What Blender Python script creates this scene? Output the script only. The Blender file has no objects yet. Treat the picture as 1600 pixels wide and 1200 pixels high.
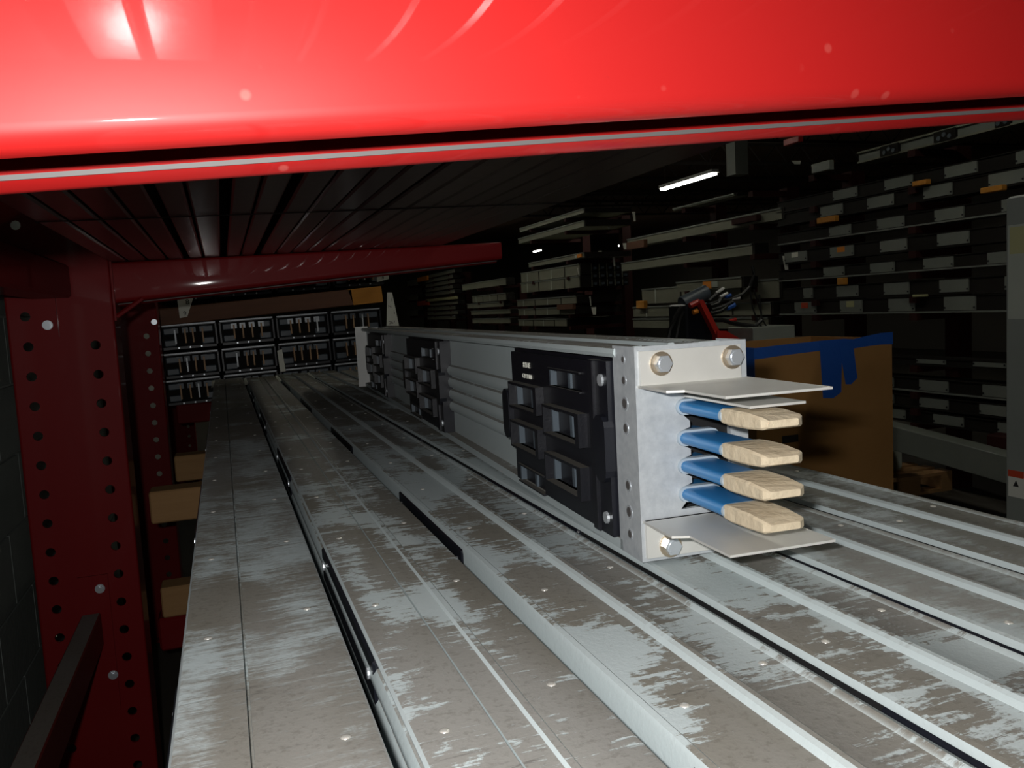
import bpy, math, random
from mathutils import Vector, Matrix
random.seed(7)
S = bpy.context.scene
COL = S.collection

# ------------------------------------------------------------------ camera
# world axes: X along the rack arms, Y along the stored busway, Z up; the lens is the origin
RX = ( 0.942, -0.081, 0.325)
RY = (-0.330, -0.069, 0.941)
RZ = (-0.054, -0.994, -0.092)
cx = Vector((RX[0], RY[0], RZ[0])).normalized()
cz = -Vector((RX[2], RY[2], RZ[2])).normalized()
cy = cz.cross(cx).normalized()
cx = cy.cross(cz).normalized()
cam_d = bpy.data.cameras.new('camera')
cam_d.sensor_width = 36.0
cam_d.lens = 1294.0 / 1600.0 * 36.0
cam_d.clip_start = 0.01
cam_d.clip_end = 100
cam = bpy.data.objects.new('camera', cam_d)
COL.objects.link(cam)
cam.matrix_world = Matrix(((cx.x, cy.x, cz.x, 0), (cx.y, cy.y, cz.y, 0), (cx.z, cy.z, cz.z, 0), (0, 0, 0, 1)))
S.camera = cam

# ------------------------------------------------------------------ world + light
w = bpy.data.worlds.new('world'); S.world = w
w.use_nodes = True
w.node_tree.nodes['Background'].inputs[0].default_value = (0.9, 1.0, 0.85, 1)
w.node_tree.nodes['Background'].inputs[1].default_value = 0.004

fl = bpy.data.lights.new('camera_flash', 'AREA')       # the flash of the camera that took the picture
fl.shape = 'RECTANGLE'; fl.size = 0.030; fl.size_y = 0.016
fl.energy = 8.6
fl.color = (1.0, 0.99, 0.965)
flo = bpy.data.objects.new('camera_flash', fl); COL.objects.link(flo)
flo.matrix_world = Matrix.Translation((-0.050, 0.0, 0.042)) @ cam.matrix_world.to_3x3().to_4x4()

vs = S.view_settings
vs.view_transform = 'Standard'; vs.look = 'None'; vs.gamma = 1.0; vs.use_curve_mapping = False
vs.exposure = 0.0

FLOOR = -1.35
CEIL = 2.3

# ------------------------------------------------------------------ materials
def mat(name, col, rough=0.5, metal=0.0, coat=0.0, emit=None, noise=None, bump=None, spec=0.5, coat_rough=0.1):
    """noise=(scale, strength, second colour[, (sx,sy,sz)])  bump=(scale, strength)"""
    m = bpy.data.materials.new(name); m.use_nodes = True
    nt = m.node_tree; b = nt.nodes['Principled BSDF']
    b.inputs['Base Color'].default_value = (*col, 1)
    b.inputs['Roughness'].default_value = rough
    b.inputs['Metallic'].default_value = metal
    b.inputs['Specular IOR Level'].default_value = spec
    b.inputs['Coat Weight'].default_value = coat
    b.inputs['Coat Roughness'].default_value = coat_rough
    if emit:
        b.inputs['Emission Color'].default_value = (*emit[0], 1)
        b.inputs['Emission Strength'].default_value = emit[1]
    if noise or bump:
        tc = nt.nodes.new('ShaderNodeTexCoord')
        mp = nt.nodes.new('ShaderNodeMapping')
        nt.links.new(tc.outputs['Object'], mp.inputs['Vector'])
    if noise:
        if len(noise) > 3: mp.inputs['Scale'].default_value = noise[3]
        n = nt.nodes.new('ShaderNodeTexNoise')
        n.inputs['Scale'].default_value = noise[0]; n.inputs['Detail'].default_value = 6; n.inputs['Roughness'].default_value = .65
        nt.links.new(mp.outputs[0], n.inputs['Vector'])
        r = nt.nodes.new('ShaderNodeValToRGB')
        r.color_ramp.elements[0].position = .5 - .5 * noise[1]; r.color_ramp.elements[1].position = .5 + .5 * noise[1]
        r.color_ramp.elements[0].color = (*col, 1); r.color_ramp.elements[1].color = (*noise[2], 1)
        nt.links.new(n.outputs['Fac'], r.inputs['Fac'])
        nt.links.new(r.outputs['Color'], b.inputs['Base Color'])
    if bump:
        n2 = nt.nodes.new('ShaderNodeTexNoise'); n2.inputs['Scale'].default_value = bump[0]; n2.inputs['Detail'].default_value = 4
        nt.links.new(tc.outputs['Object'], n2.inputs['Vector'])
        bp = nt.nodes.new('ShaderNodeBump'); bp.inputs['Strength'].default_value = bump[1]; bp.inputs['Distance'].default_value = .004
        nt.links.new(n2.outputs['Fac'], bp.inputs['Height'])
        nt.links.new(bp.outputs[0], b.inputs['Normal'])
    return m

def dusty(name, wipe, paint=(.46, .52, .53), dust=(.172, .160, .132), stroke=1.0, seed=0.0, soft=1.0):
    """grey paint under brown dust that lies on the upward faces; wiped patches show the paint. wipe 0..1"""
    m = bpy.data.materials.new(name); m.use_nodes = True
    nt = m.node_tree; N = nt.nodes; L = nt.links; b = N['Principled BSDF']
    b.inputs['Roughness'].default_value = .55
    tc = N.new('ShaderNodeTexCoord')
    oi = N.new('ShaderNodeObjectInfo')
    off = N.new('ShaderNodeVectorMath'); off.operation = 'ADD'
    sc = N.new('ShaderNodeVectorMath'); sc.operation = 'SCALE'; sc.inputs['Scale'].default_value = 9.0
    L.new(oi.outputs['Location'], sc.inputs[0])
    L.new(tc.outputs['Object'], off.inputs[0]); L.new(sc.outputs[0], off.inputs[1])
    def noise(vec_scale, scale, detail, rough=.6, dist=0.0, rot=0.0):
        mp = N.new('ShaderNodeMapping'); mp.inputs['Scale'].default_value = vec_scale
        mp.inputs['Location'].default_value = (seed, seed * .7, 0); mp.inputs['Rotation'].default_value = (0, 0, rot)
        L.new(off.outputs[0], mp.inputs['Vector'])
        n = N.new('ShaderNodeTexNoise'); n.inputs['Scale'].default_value = scale
        n.inputs['Detail'].default_value = detail; n.inputs['Roughness'].default_value = rough; n.inputs['Distortion'].default_value = dist
        L.new(mp.outputs[0], n.inputs['Vector']); return n.outputs['Fac']
    def math_(op, a, b_):
        x = N.new('ShaderNodeMath'); x.operation = op
        for i, v in enumerate((a, b_)):
            if isinstance(v, (int, float)): x.inputs[i].default_value = v
            else: L.new(v, x.inputs[i])
        return x.outputs[0]
    def sstep(v, lo, hi):
        mr = N.new('ShaderNodeMapRange'); mr.interpolation_type = 'SMOOTHSTEP'
        mr.inputs['From Min'].default_value = lo; mr.inputs['From Max'].default_value = hi
        L.new(v, mr.inputs['Value']); return mr.outputs[0]
    patch = noise((1.6, 1.0, 1), 6.5, 2, .5)                    # where hands and other lengths rubbed
    strokes = noise((1.2, 16.0, 1), 7.0, 5, .7, .6, .25 * stroke)  # strokes across the length
    grain = noise((1, 1, 1), 170.0, 3, .7)
    mid = noise((1.3, 3.0, 1), 22.0, 4, .65, .8, -.35)
    lane = noise((9.0, .35, 1), 2.2, 2, .5)                     # rubbed lanes that run along the length
    v = math_('ADD', math_('MULTIPLY', patch, .95), math_('MULTIPLY', strokes, .60 * stroke))
    v = math_('ADD', v, math_('MULTIPLY', mid, .45)); v = math_('ADD', v, math_('MULTIPLY', lane, .45))
    v = math_('ADD', v, math_('MULTIPLY', grain, .30))
    sxy = N.new('ShaderNodeSeparateXYZ'); L.new(tc.outputs['Object'], sxy.inputs[0])
    v = math_('SUBTRACT', v, math_('MULTIPLY', sstep(sxy.outputs['Y'], 1.5, 2.8), .14))   # little handled beyond arm's reach
    centre = .5 * (.95 + .60 * stroke + .45 + .45 + .30) + .34 * (.5 - wipe)
    clean = sstep(v, centre - .045 * soft, centre + .05 * soft)
    film = noise((1, .35, 1), 3.0, 4, .6)
    dn = N.new('ShaderNodeMix'); dn.data_type = 'RGBA'
    dn.inputs['A'].default_value = (*dust, 1); dn.inputs['B'].default_value = (dust[0] * 1.35, dust[1] * 1.42, dust[2] * 1.6, 1)
    L.new(sstep(film, .38, .62), dn.inputs['Factor'])
    sp = N.new('ShaderNodeMix'); sp.data_type = 'RGBA'; sp.blend_type = 'MULTIPLY'
    sp.inputs['B'].default_value = (.72, .70, .68, 1)
    L.new(dn.outputs['Result'], sp.inputs['A']); L.new(math_('MULTIPLY', sstep(grain, .50, .68), .7), sp.inputs['Factor'])
    grime = sstep(noise((1.0, 8.0, 1), 16.0, 5, .75, .4, -.2), .60, .70)
    gm = N.new('ShaderNodeMix'); gm.data_type = 'RGBA'; gm.inputs['B'].default_value = (.045, .040, .036, 1)
    L.new(sp.outputs['Result'], gm.inputs['A']); L.new(math_('MULTIPLY', grime, .30 + .5 * wipe), gm.inputs['Factor'])
    geo = N.new('ShaderNodeNewGeometry'); sx = N.new('ShaderNodeSeparateXYZ'); L.new(geo.outputs['Normal'], sx.inputs[0])
    up = sstep(sx.outputs['Z'], .78, .96)
    fac = math_('MULTIPLY', math_('SUBTRACT', 1.0, clean), up)
    mx = N.new('ShaderNodeMix'); mx.data_type = 'RGBA'; mx.inputs['A'].default_value = (*paint, 1)
    L.new(gm.outputs['Result'], mx.inputs['B']); L.new(fac, mx.inputs['Factor'])
    L.new(mx.outputs['Result'], b.inputs['Base Color'])
    rr = N.new('ShaderNodeMapRange'); L.new(fac, rr.inputs['Value']); rr.inputs['To Min'].default_value = .42; rr.inputs['To Max'].default_value = .85
    L.new(rr.outputs[0], b.inputs['Roughness'])
    bp = N.new('ShaderNodeBump'); bp.inputs['Strength'].default_value = .25; bp.inputs['Distance'].default_value = .0012
    L.new(math_('ADD', grain, fac), bp.inputs['Height']); L.new(bp.outputs[0], b.inputs['Normal'])
    return m

M = {}
def red_paint():
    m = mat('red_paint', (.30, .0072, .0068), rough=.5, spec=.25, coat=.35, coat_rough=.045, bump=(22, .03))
    nt = m.node_tree; N = nt.nodes; L = nt.links; b = N['Principled BSDF']
    tc = N.new('ShaderNodeTexCoord'); v = N.new('ShaderNodeTexVoronoi'); v.inputs['Scale'].default_value = 46
    v.inputs['Randomness'].default_value = 1.0
    L.new(tc.outputs['Object'], v.inputs['Vector'])
    r = N.new('ShaderNodeMapRange'); r.inputs['From Min'].default_value = .10; r.inputs['From Max'].default_value = .16
    r.inputs['To Min'].default_value = 1; r.inputs['To Max'].default_value = 0
    L.new(v.outputs['Distance'], r.inputs['Value'])
    n = N.new('ShaderNodeTexNoise'); n.inputs['Scale'].default_value = 7; L.new(tc.outputs['Object'], n.inputs['Vector'])
    r2 = N.new('ShaderNodeMapRange'); r2.inputs['From Min'].default_value = .52; r2.inputs['From Max'].default_value = .62
    L.new(n.outputs['Fac'], r2.inputs['Value'])
    mu = N.new('ShaderNodeMath'); mu.operation = 'MULTIPLY'; L.new(r.outputs[0], mu.inputs[0]); L.new(r2.outputs[0], mu.inputs[1])
    mu2 = N.new('ShaderNodeMath'); mu2.operation = 'MULTIPLY'; mu2.inputs[1].default_value = .55; L.new(mu.outputs[0], mu2.inputs[0])
    mx = N.new('ShaderNodeMix'); mx.data_type = 'RGBA'; mx.inputs['A'].default_value = (.30, .0072, .0068, 1); mx.inputs['B'].default_value = (.42, .09, .075, 1)
    L.new(mu2.outputs[0], mx.inputs['Factor']); L.new(mx.outputs['Result'], b.inputs['Base Color'])
    return m
M['red'] = red_paint()
M['red_shaded'] = mat('red_paint_shaded', (.165, .0050, .0058), rough=.55, spec=.15, coat=.28, coat_rough=.05, noise=(5, .8, (.135, .0042, .0052)), bump=(26, .02))  # darker copy of the red paint; flash falloff is put into the colour
M['raw'] = mat('raw_cut_steel', (.075, .070, .068), rough=.6, spec=.3)
M['slat'] = mat('dark_slat_paint', (.042, .020, .016), rough=.30, spec=.45, coat=.25, coat_rough=.22, noise=(9, .7, (.060, .032, .026), (1, .3, 1)), bump=(40, .10))
M['alu'] = mat('aluminium', (.56, .59, .61), rough=.40, metal=.25, noise=(90, .5, (.40, .43, .46)), bump=(220, .06))
M['alu_w'] = mat('bright_aluminium', (.74, .74, .71), rough=.45, metal=.35, noise=(14, .8, (.62, .61, .57)))
M['zinc'] = mat('zinc_bolt', (.62, .66, .70), rough=.30, metal=.6)
M['washer'] = mat('brass_washer', (.55, .45, .33), rough=.35, metal=.8)
M['black'] = mat('black_plastic', (.006, .0065, .010), rough=.36, spec=.4, noise=(60, .7, (.010, .011, .016)))
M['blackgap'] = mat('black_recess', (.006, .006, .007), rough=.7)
M['bluegrey'] = mat('blue_grey_plastic', (.075, .095, .115), rough=.4)
M['blue'] = mat('blue_insulation', (.025, .175, .42), rough=.33, spec=.5, noise=(30, .5, (.03, .20, .46)))
M['cream'] = mat('cream_wood_tip', (.66, .57, .42), rough=.75, noise=(22, .9, (.50, .40, .27), (1, 5, 3)), bump=(90, .5))
M['seal'] = mat('sealant', (.36, .43, .49), rough=.4)
M['rivet'] = mat('rivet_metal', (.80, .78, .72), rough=.3, metal=.6)
M['wood'] = mat('timber', (.30, .16, .060), rough=.8, noise=(9, .8, (.40, .23, .095), (.6, 6, 6)), bump=(60, .3))
M['wood_red'] = mat('brown_timber', (.17, .070, .032), rough=.7, noise=(8, .8, (.10, .04, .02), (.6, 6, 6)))
M['wood_or'] = mat('orange_timber', (.60, .26, .03), rough=.75, noise=(8, .8, (.45, .18, .02), (.6, 6, 6)))
M['paper'] = mat('paper', (.72, .72, .64), rough=.8)
M['ink'] = mat('ink', (.02, .02, .02), rough=.8)
M['card'] = mat('cardboard', (.42, .215, .065), rough=.85, noise=(4, .6, (.34, .165, .045)), bump=(8, .06))
M['cardedge'] = mat('cardboard_inside', (.40, .21, .08), rough=.9)
M['tape'] = mat('blue_tape', (.016, .100, .44), rough=.45, bump=(35, .3))
M['cab'] = mat('grey_enamel', (.27, .29, .26), rough=.5, noise=(3, .4, (.24, .26, .235)))
M['cabpale'] = mat('pale_sheet', (.46, .49, .42), rough=.6, noise=(6, .6, (.40, .43, .37)))
M['yel'] = mat('yellow_label', (.44, .43, .22), rough=.7)
M['orange'] = mat('orange_label', (.75, .24, .015), rough=.7)
M['redlab'] = mat('red_label', (.55, .06, .02), rough=.7)
M['block'] = mat('painted_block', (.175, .195, .18), rough=.75, noise=(7, .7, (.14, .16, .148)), bump=(60, .35))
M['mortar'] = mat('mortar', (.30, .32, .29), rough=.9)
M['floor'] = mat('concrete_floor', (.07, .06, .045), rough=.7, noise=(1.2, .7, (.05, .043, .034)))
M['ceil'] = mat('dark_ceiling', (.20, .12, .075), rough=.9, noise=(.8, .7, (.14, .09, .06)))
M['wallp'] = mat('dark_wall', (.10, .09, .075), rough=.9)
M['beam'] = mat('steel_joist', (.05, .04, .03), rough=.7)
M['bgrey'] = mat('grey_busway_paint', (.235, .235, .180), rough=.6, spec=.3, noise=(5, .7, (.175, .175, .13), (1, .3, 1)))
M['bpanel'] = mat('grey_cover_paint', (.205, .220, .195), rough=.6, spec=.3, noise=(6, .6, (.165, .178, .16)))
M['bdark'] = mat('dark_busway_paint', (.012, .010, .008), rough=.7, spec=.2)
M['brass'] = mat('copper_blade', (.30, .185, .10), rough=.5, metal=.4)
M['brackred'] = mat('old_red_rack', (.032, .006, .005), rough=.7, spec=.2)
M['lamp'] = mat('tube_glow', (1, 1, 1), emit=((1.0, .98, .86), 22.0))
M['white'] = mat('white_enamel', (.7, .7, .68), rough=.5)
M['mred'] = mat('machine_red', (.50, .030, .022), rough=.4)
M['cable'] = mat('black_cable', (.012, .012, .012), rough=.5)
M['dustbrace'] = dusty('dusty_red_brace', -.4, paint=(.10, .012, .010), dust=(.11, .095, .08))
M['blackdust'] = dusty('dusty_black_plastic', -.3, paint=(.007, .0075, .011), dust=(.075, .068, .055))
M['topgrey'] = dusty('duct_paint', .10, seed=3.1)
M['dA'] = dusty('duct_paint_fine_dust', .36, stroke=1.0, seed=1.3, soft=3.2)
M['dB'] = dusty('duct_paint_thick_dust', .33, seed=2.2)
M['dC'] = dusty('duct_paint_scuffed', .55, seed=5.4)
M['dD'] = dusty('duct_paint_scuffed_wide', .57, seed=8.8)
M['dE'] = dusty('duct_paint_smeared', .40, stroke=.6, seed=4.5, dust=(.21, .20, .165), soft=3.0)
M['dF'] = dusty('duct_paint_dull', .22, stroke=.4, seed=9.7, dust=(.19, .185, .155), soft=3.0)

# ------------------------------------------------------------------ mesh helpers
class MB:
    def __init__(s): s.v = []; s.f = []; s.smooth = False
    def quad_strip(s, a, b, closed=True):
        n = len(a)
        for i in range(n if closed else n - 1):
            j = (i + 1) % n; s.f.append((a[i], a[j], b[j], b[i]))
    def box(s, x0, x1, y0, y1, z0, z1, bev=0.0):
        if x0 > x1: x0, x1 = x1, x0
        if y0 > y1: y0, y1 = y1, y0
        if z0 > z1: z0, z1 = z1, z0
        if bev <= 0:
            o = len(s.v)
            s.v += [(x, y, z) for z in (z0, z1) for y in (y0, y1) for x in (x0, x1)]
            s.f += [tuple(o + i for i in q) for q in ((0, 2, 3, 1), (4, 5, 7, 6), (0, 1, 5, 4), (2, 6, 7, 3), (0, 4, 6, 2), (1, 3, 7, 5))]
        else:                                    # bevelled: chamfered prism along the longest side
            b = min(bev, .45 * (x1 - x0), .45 * (y1 - y0), .45 * (z1 - z0))
            d = [x1 - x0, y1 - y0, z1 - z0]; ax = d.index(max(d))
            lo = (x0, y0, z0); hi = (x1, y1, z1); u, v = [i for i in range(3) if i != ax]
            prof = [(lo[u] + b, lo[v]), (hi[u] - b, lo[v]), (hi[u], lo[v] + b), (hi[u], hi[v] - b), (hi[u] - b, hi[v]), (lo[u] + b, hi[v]), (lo[u], hi[v] - b), (lo[u], lo[v] + b)]
            def P(p, t):
                q = [0, 0, 0]; q[u], q[v] = p; q[ax] = t; return tuple(q)
            cu, cv = (lo[u] + hi[u]) / 2, (lo[v] + hi[v]) / 2
            ins = [(cu + (p[0] - cu) * (1 - 2 * b / (hi[u] - lo[u])), cv + (p[1] - cv) * (1 - 2 * b / (hi[v] - lo[v]))) for p in prof]
            rings = [(ins, lo[ax]), (prof, lo[ax] + b), (prof, hi[ax] - b), (ins, hi[ax])]
            idx = []
            for pr, t in rings:
                o = len(s.v); s.v += [P(p, t) for p in pr]; idx.append(list(range(o, o + 8)))
            for a, c in zip(idx, idx[1:]): s.quad_strip(a, c)
            s.f.append(tuple(reversed(idx[0]))); s.f.append(tuple(idx[-1]))
    def cyl(s, c, r, h, axis='z', n=12, r2=None, phase=0.0, cap=True):
        r2 = r if r2 is None else r2
        o = len(s.v)
        for t, rr in ((0, r), (h, r2)):
            for i in range(n):
                a = 2 * math.pi * i / n + phase; p, q = rr * math.cos(a), rr * math.sin(a)
                s.v.append({'z': (c[0] + p, c[1] + q, c[2] + t), 'y': (c[0] + p, c[1] + t, c[2] + q), 'x': (c[0] + t, c[1] + p, c[2] + q)}[axis])
        a = list(range(o, o + n)); b = list(range(o + n, o + 2 * n)); s.quad_strip(a, b)
        if cap: s.f.append(tuple(reversed(a))); s.f.append(tuple(b))
    def extrude_y(s, prof, y0, y1, cap=True):
        """prof: closed list of (x,z)"""
        o = len(s.v); n = len(prof)
        s.v += [(x, y0, z) for x, z in prof] + [(x, y1, z) for x, z in prof]
        a = list(range(o, o + n)); b = list(range(o + n, o + 2 * n)); s.quad_strip(a, b)
        if cap: s.f.append(tuple(reversed(a))); s.f.append(tuple(b))
    def prism_z(s, prof, z0, z1):
        o = len(s.v); n = len(prof)
        s.v += [(x, y, z0) for x, y in prof] + [(x, y, z1) for x, y in prof]
        a = list(range(o, o + n)); b = list(range(o + n, o + 2 * n)); s.quad_strip(a, b)
        s.f.append(tuple(reversed(a))); s.f.append(tuple(b))
    def loft(s, rings, cap=True):
        idx = []
        for r in rings:
            o = len(s.v); s.v += [tuple(p) for p in r]; idx.append(list(range(o, o + len(r))))
        for a, b in zip(idx, idx[1:]): s.quad_strip(a, b)
        if cap: s.f.append(tuple(reversed(idx[0]))); s.f.append(tuple(idx[-1]))
    def tube(s, pts, r, n=8):
        rings = []
        P = [Vector(p) for p in pts]
        up = Vector((0.13, .2, 1)).normalized()
        for i, p in enumerate(P):
            t = (P[min(i + 1, len(P) - 1)] - P[max(i - 1, 0)]).normalized()
            a = t.cross(up).normalized(); b = t.cross(a).normalized()
            rr = r[i] if isinstance(r, (list, tuple)) else r
            rings.append([p + (a * math.cos(2 * math.pi * k / n) + b * math.sin(2 * math.pi * k / n)) * rr for k in range(n)])
        s.loft(rings)
    def mesh(s, name, m, smooth=None):
        me = bpy.data.meshes.new(name); me.from_pydata(s.v, [], s.f)
        import bmesh
        bm = bmesh.new(); bm.from_mesh(me); bmesh.ops.recalc_face_normals(bm, faces=bm.faces); bm.to_mesh(me); bm.free()
        if m: me.materials.append(m)
        if smooth:
            for p in me.polygons: p.use_smooth = True
            me.set_sharp_from_angle(angle=math.radians(smooth))
        return me
    def build(s, name, m, parent=None, loc=(0, 0, 0), rot=(0, 0, 0), smooth=None):
        return put(name, s.mesh(name, m, smooth), parent, loc, rot)

def put(name, me, parent=None, loc=(0, 0, 0), rot=(0, 0, 0)):
    o = bpy.data.objects.new(name, me); COL.objects.link(o)
    o.location = loc; o.rotation_euler = rot
    if parent: o.parent = parent
    return o
def tag(o, label=None, cat=None, group=None, kind=None):
    if label: o['label'] = label
    if cat: o['category'] = cat
    if group: o['group'] = group
    if kind: o['kind'] = kind
    return o
def thing(name, label, cat, loc=(0, 0, 0), rot=(0, 0, 0), group=None):
    o = bpy.data.objects.new(name, None); COL.objects.link(o)
    o.empty_display_size = .05; o.location = loc; o.rotation_euler = rot
    return tag(o, label, cat, group)
def struct(o): o['kind'] = 'structure'; return o
def one_box(name, m, parent, *d, bev=0.0):
    b = MB(); b.box(*d, bev=bev); return b.build(name, m, parent)
def text_mesh(name, body, size, m, depth=.0004):
    c = bpy.data.curves.new(name, 'FONT'); c.body = body; c.size = size; c.extrude = depth; c.align_x = 'CENTER'; c.align_y = 'CENTER'
    o = bpy.data.objects.new(name, c); COL.objects.link(o)
    bpy.context.view_layer.update()
    me = bpy.data.meshes.new_from_object(o.evaluated_get(bpy.context.evaluated_depsgraph_get()))
    bpy.data.objects.remove(o); bpy.data.curves.remove(c)
    me.materials.clear(); me.materials.append(m); me.name = name
    return me

F = 1294.0
def ray(px, py):
    a, b = px - 800.0, py - 600.0
    return Vector((RX[0] * a + RX[1] * b + RX[2] * F, RY[0] * a + RY[1] * b + RY[2] * F, RZ[0] * a + RZ[1] * b + RZ[2] * F))
def on_x(px, py, x): r = ray(px, py); return r * (x / r.x)
def on_y(px, py, y): r = ray(px, py); return r * (y / r.y)
def on_z(px, py, z): r = ray(px, py); return r * (z / r.z)

hexm = MB(); hexm.cyl((0, 0, 0), .0088, .0062, 'y', 6); hexm.cyl((0, -.0012, 0), .0060, .0014, 'y', 12)
HEX = hexm.mesh('hex_head', M['zinc'])
wsh = MB(); wsh.cyl((0, 0, 0), .0118, .0016, 'y', 18)
WASH = wsh.mesh('washer', M['washer'])
rv = MB(); rv.loft([[(r * math.cos(a * math.pi / 5), r * math.sin(a * math.pi / 5), z) for a in range(10)] for r, z in ((.0034, 0), (.0032, .0005), (.0022, .0009), (.0006, .0011))])
RIVET = rv.mesh('rivet', M['rivet'], smooth=60)

# ================================================================== THE SETTING
b = MB(); b.box(-.7, 14, -6, 30, FLOOR - .1, FLOOR); struct(b.build('floor', M['floor']))
b = MB(); b.box(-.7, 14, -6, 30, CEIL, CEIL + .1); ceiling = struct(b.build('ceiling', M['ceil']))
b = MB(); b.box(-.7, 14, 30, 30.1, FLOOR, CEIL); struct(b.build('wall_back', M['wallp']))
b = MB(); b.box(14, 14.1, -6, 30, FLOOR, CEIL); struct(b.build('wall_right', M['wallp']))
b = MB(); b.box(-.7, 14, -6.1, -6, FLOOR, CEIL); struct(b.build('wall_front', M['wallp']))
b = MB(); b.box(-.70, -.606, -6, 30, FLOOR, CEIL); wall = struct(b.build('wall_left', M['mortar']))
bl = MB(); bl.box(0, .010, .004, .396, .004, .196)
bl.v = [(x if x < .005 or (.01 < y < .39 and .01 < z < .19) else x, y, z) for x, y, z in bl.v]
BLOCK = bl.mesh('block', M['block'])
z = -.547 - .2 * 4
k = 0
while z < 1.2:
    y = 2.77 + (.2 if k % 2 else 0) - .4 * 3
    while y < 6.2:
        put('block', BLOCK, wall, (-.606, y, z)); y += .4
    z += .2; k += 1
# ceiling joists
for i in range(9):
    jb = MB(); y = 4.5 + i * 1.6
    jb.box(2, 13.5, y - .04, y + .04, CEIL - .05, CEIL); jb.box(2, 13.5, y - .03, y + .03, CEIL - .34, CEIL - .30)
    for q in range(24):
        x = 2 + q * .48
        jb.tube([(x, y, CEIL - .05), (x + .24, y, CEIL - .32)], .012, 4); jb.tube([(x + .24, y, CEIL - .32), (x + .48, y, CEIL - .05)], .012, 4)
    jb.build('joist', M['beam'], ceiling)

# ================================================================== CANTILEVER RACK
def arm_section(zt, zb, wd=.080, r_n=.0125, t=.0025):
    """outer then inner path of a folded arm, open below: rounded near edge, rolled lip on the far side; points (y, z)"""
    out = []
    for k in range(6):
        a = math.radians(-90 - 18 * k); out.append((r_n + r_n * math.cos(a), zb + r_n + r_n * math.sin(a)))
    rt = .007
    for k in range(4):
        a = math.radians(180 - 30 * k); out.append((rt + rt * math.cos(a), zt - rt + rt * math.sin(a)))
    for k in range(4):
        a = math.radians(90 - 30 * k); out.append((wd - rt + rt * math.cos(a), zt - rt + rt * math.sin(a)))
    out += [(wd, zb + .006), (wd - .003, zb - .001), (wd - .010, zb - .0055), (.062, zb - .0072), (.0575, zb - .0066), (.0500, zb - .0026)]
    inn = []; n = len(out)
    for i in range(n):
        p = Vector(out[max(i - 1, 0)]); q = Vector(out[min(i + 1, n - 1)]); d = (q - p).normalized()
        inn.append((out[i][0] + d.y * t, out[i][1] - d.x * t))
    return out + list(reversed(inn))
X_COL, X_TIP = -.250, .785
ZT = lambda x: .166 + .023 * (x + .253)
ZB = lambda x: .063 + .075 * (x + .255)
RACK = thing('cantilever_rack', 'red cantilever rack with perforated columns and tapered arms holding the busway', 'rack', (-.49, .405, FLOOR))
RO = Vector((-.49, .405, FLOOR))
def make_arm(y0, label, tip=X_TIP, gusset=True, m=None):
    loc = Vector((X_COL, y0, 0)) - RO
    b = MB(); xs = [X_COL + (tip - X_COL) * i / 6 for i in range(7)]
    b.loft([[(x - X_COL, y, z) for y, z in arm_section(ZT(x), ZB(x))] for x in xs], cap=False)
    n = len(arm_section(.2, .1)); h = n // 2                 # close the two ends as strips
    for base in (0, 6 * n):
        for i in range(h - 1): b.f.append((base + i, base + i + 1, base + n - 2 - i, base + n - 1 - i))
    m = m or M['red_shaded']; t = b.build('arm', m, RACK, loc, smooth=35); t['label'] = label
    for ya, yb in ((.0492, .0502),):                        # the sheared lip edge shows bare steel
        e = MB(); ring = []
        for x in (xs[0], xs[-1]):
            ring.append([(x - X_COL, ya, ZB(x) - .0028), (x - X_COL, yb + .0004, ZB(x) - .0028), (x - X_COL, yb + .0014, ZB(x) - .0003), (x - X_COL, ya, ZB(x) - .0003)])
        e.loft(ring); e.build('lip_edge', M['raw'], t)
    b = MB(); x = tip - X_COL
    b.box(x - .006, x, .004, .076, ZB(tip) + .003, ZT(tip) - .003); b.build('end_cap', m, t)
    if gusset:
        b = MB(); b.tube([(.005, -.006, .030), (.068, -.006, ZB(X_COL + .07) + .004)], .006, 6); b.build('stay_rod', m, t)
        b = MB(); b.box(0, .005, -.012, .092, .02, .19); b.build('weld_plate', m, t)
    return t
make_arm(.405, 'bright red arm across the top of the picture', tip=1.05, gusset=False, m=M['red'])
make_arm(2.30, 'dark red tapered arm')

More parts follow.
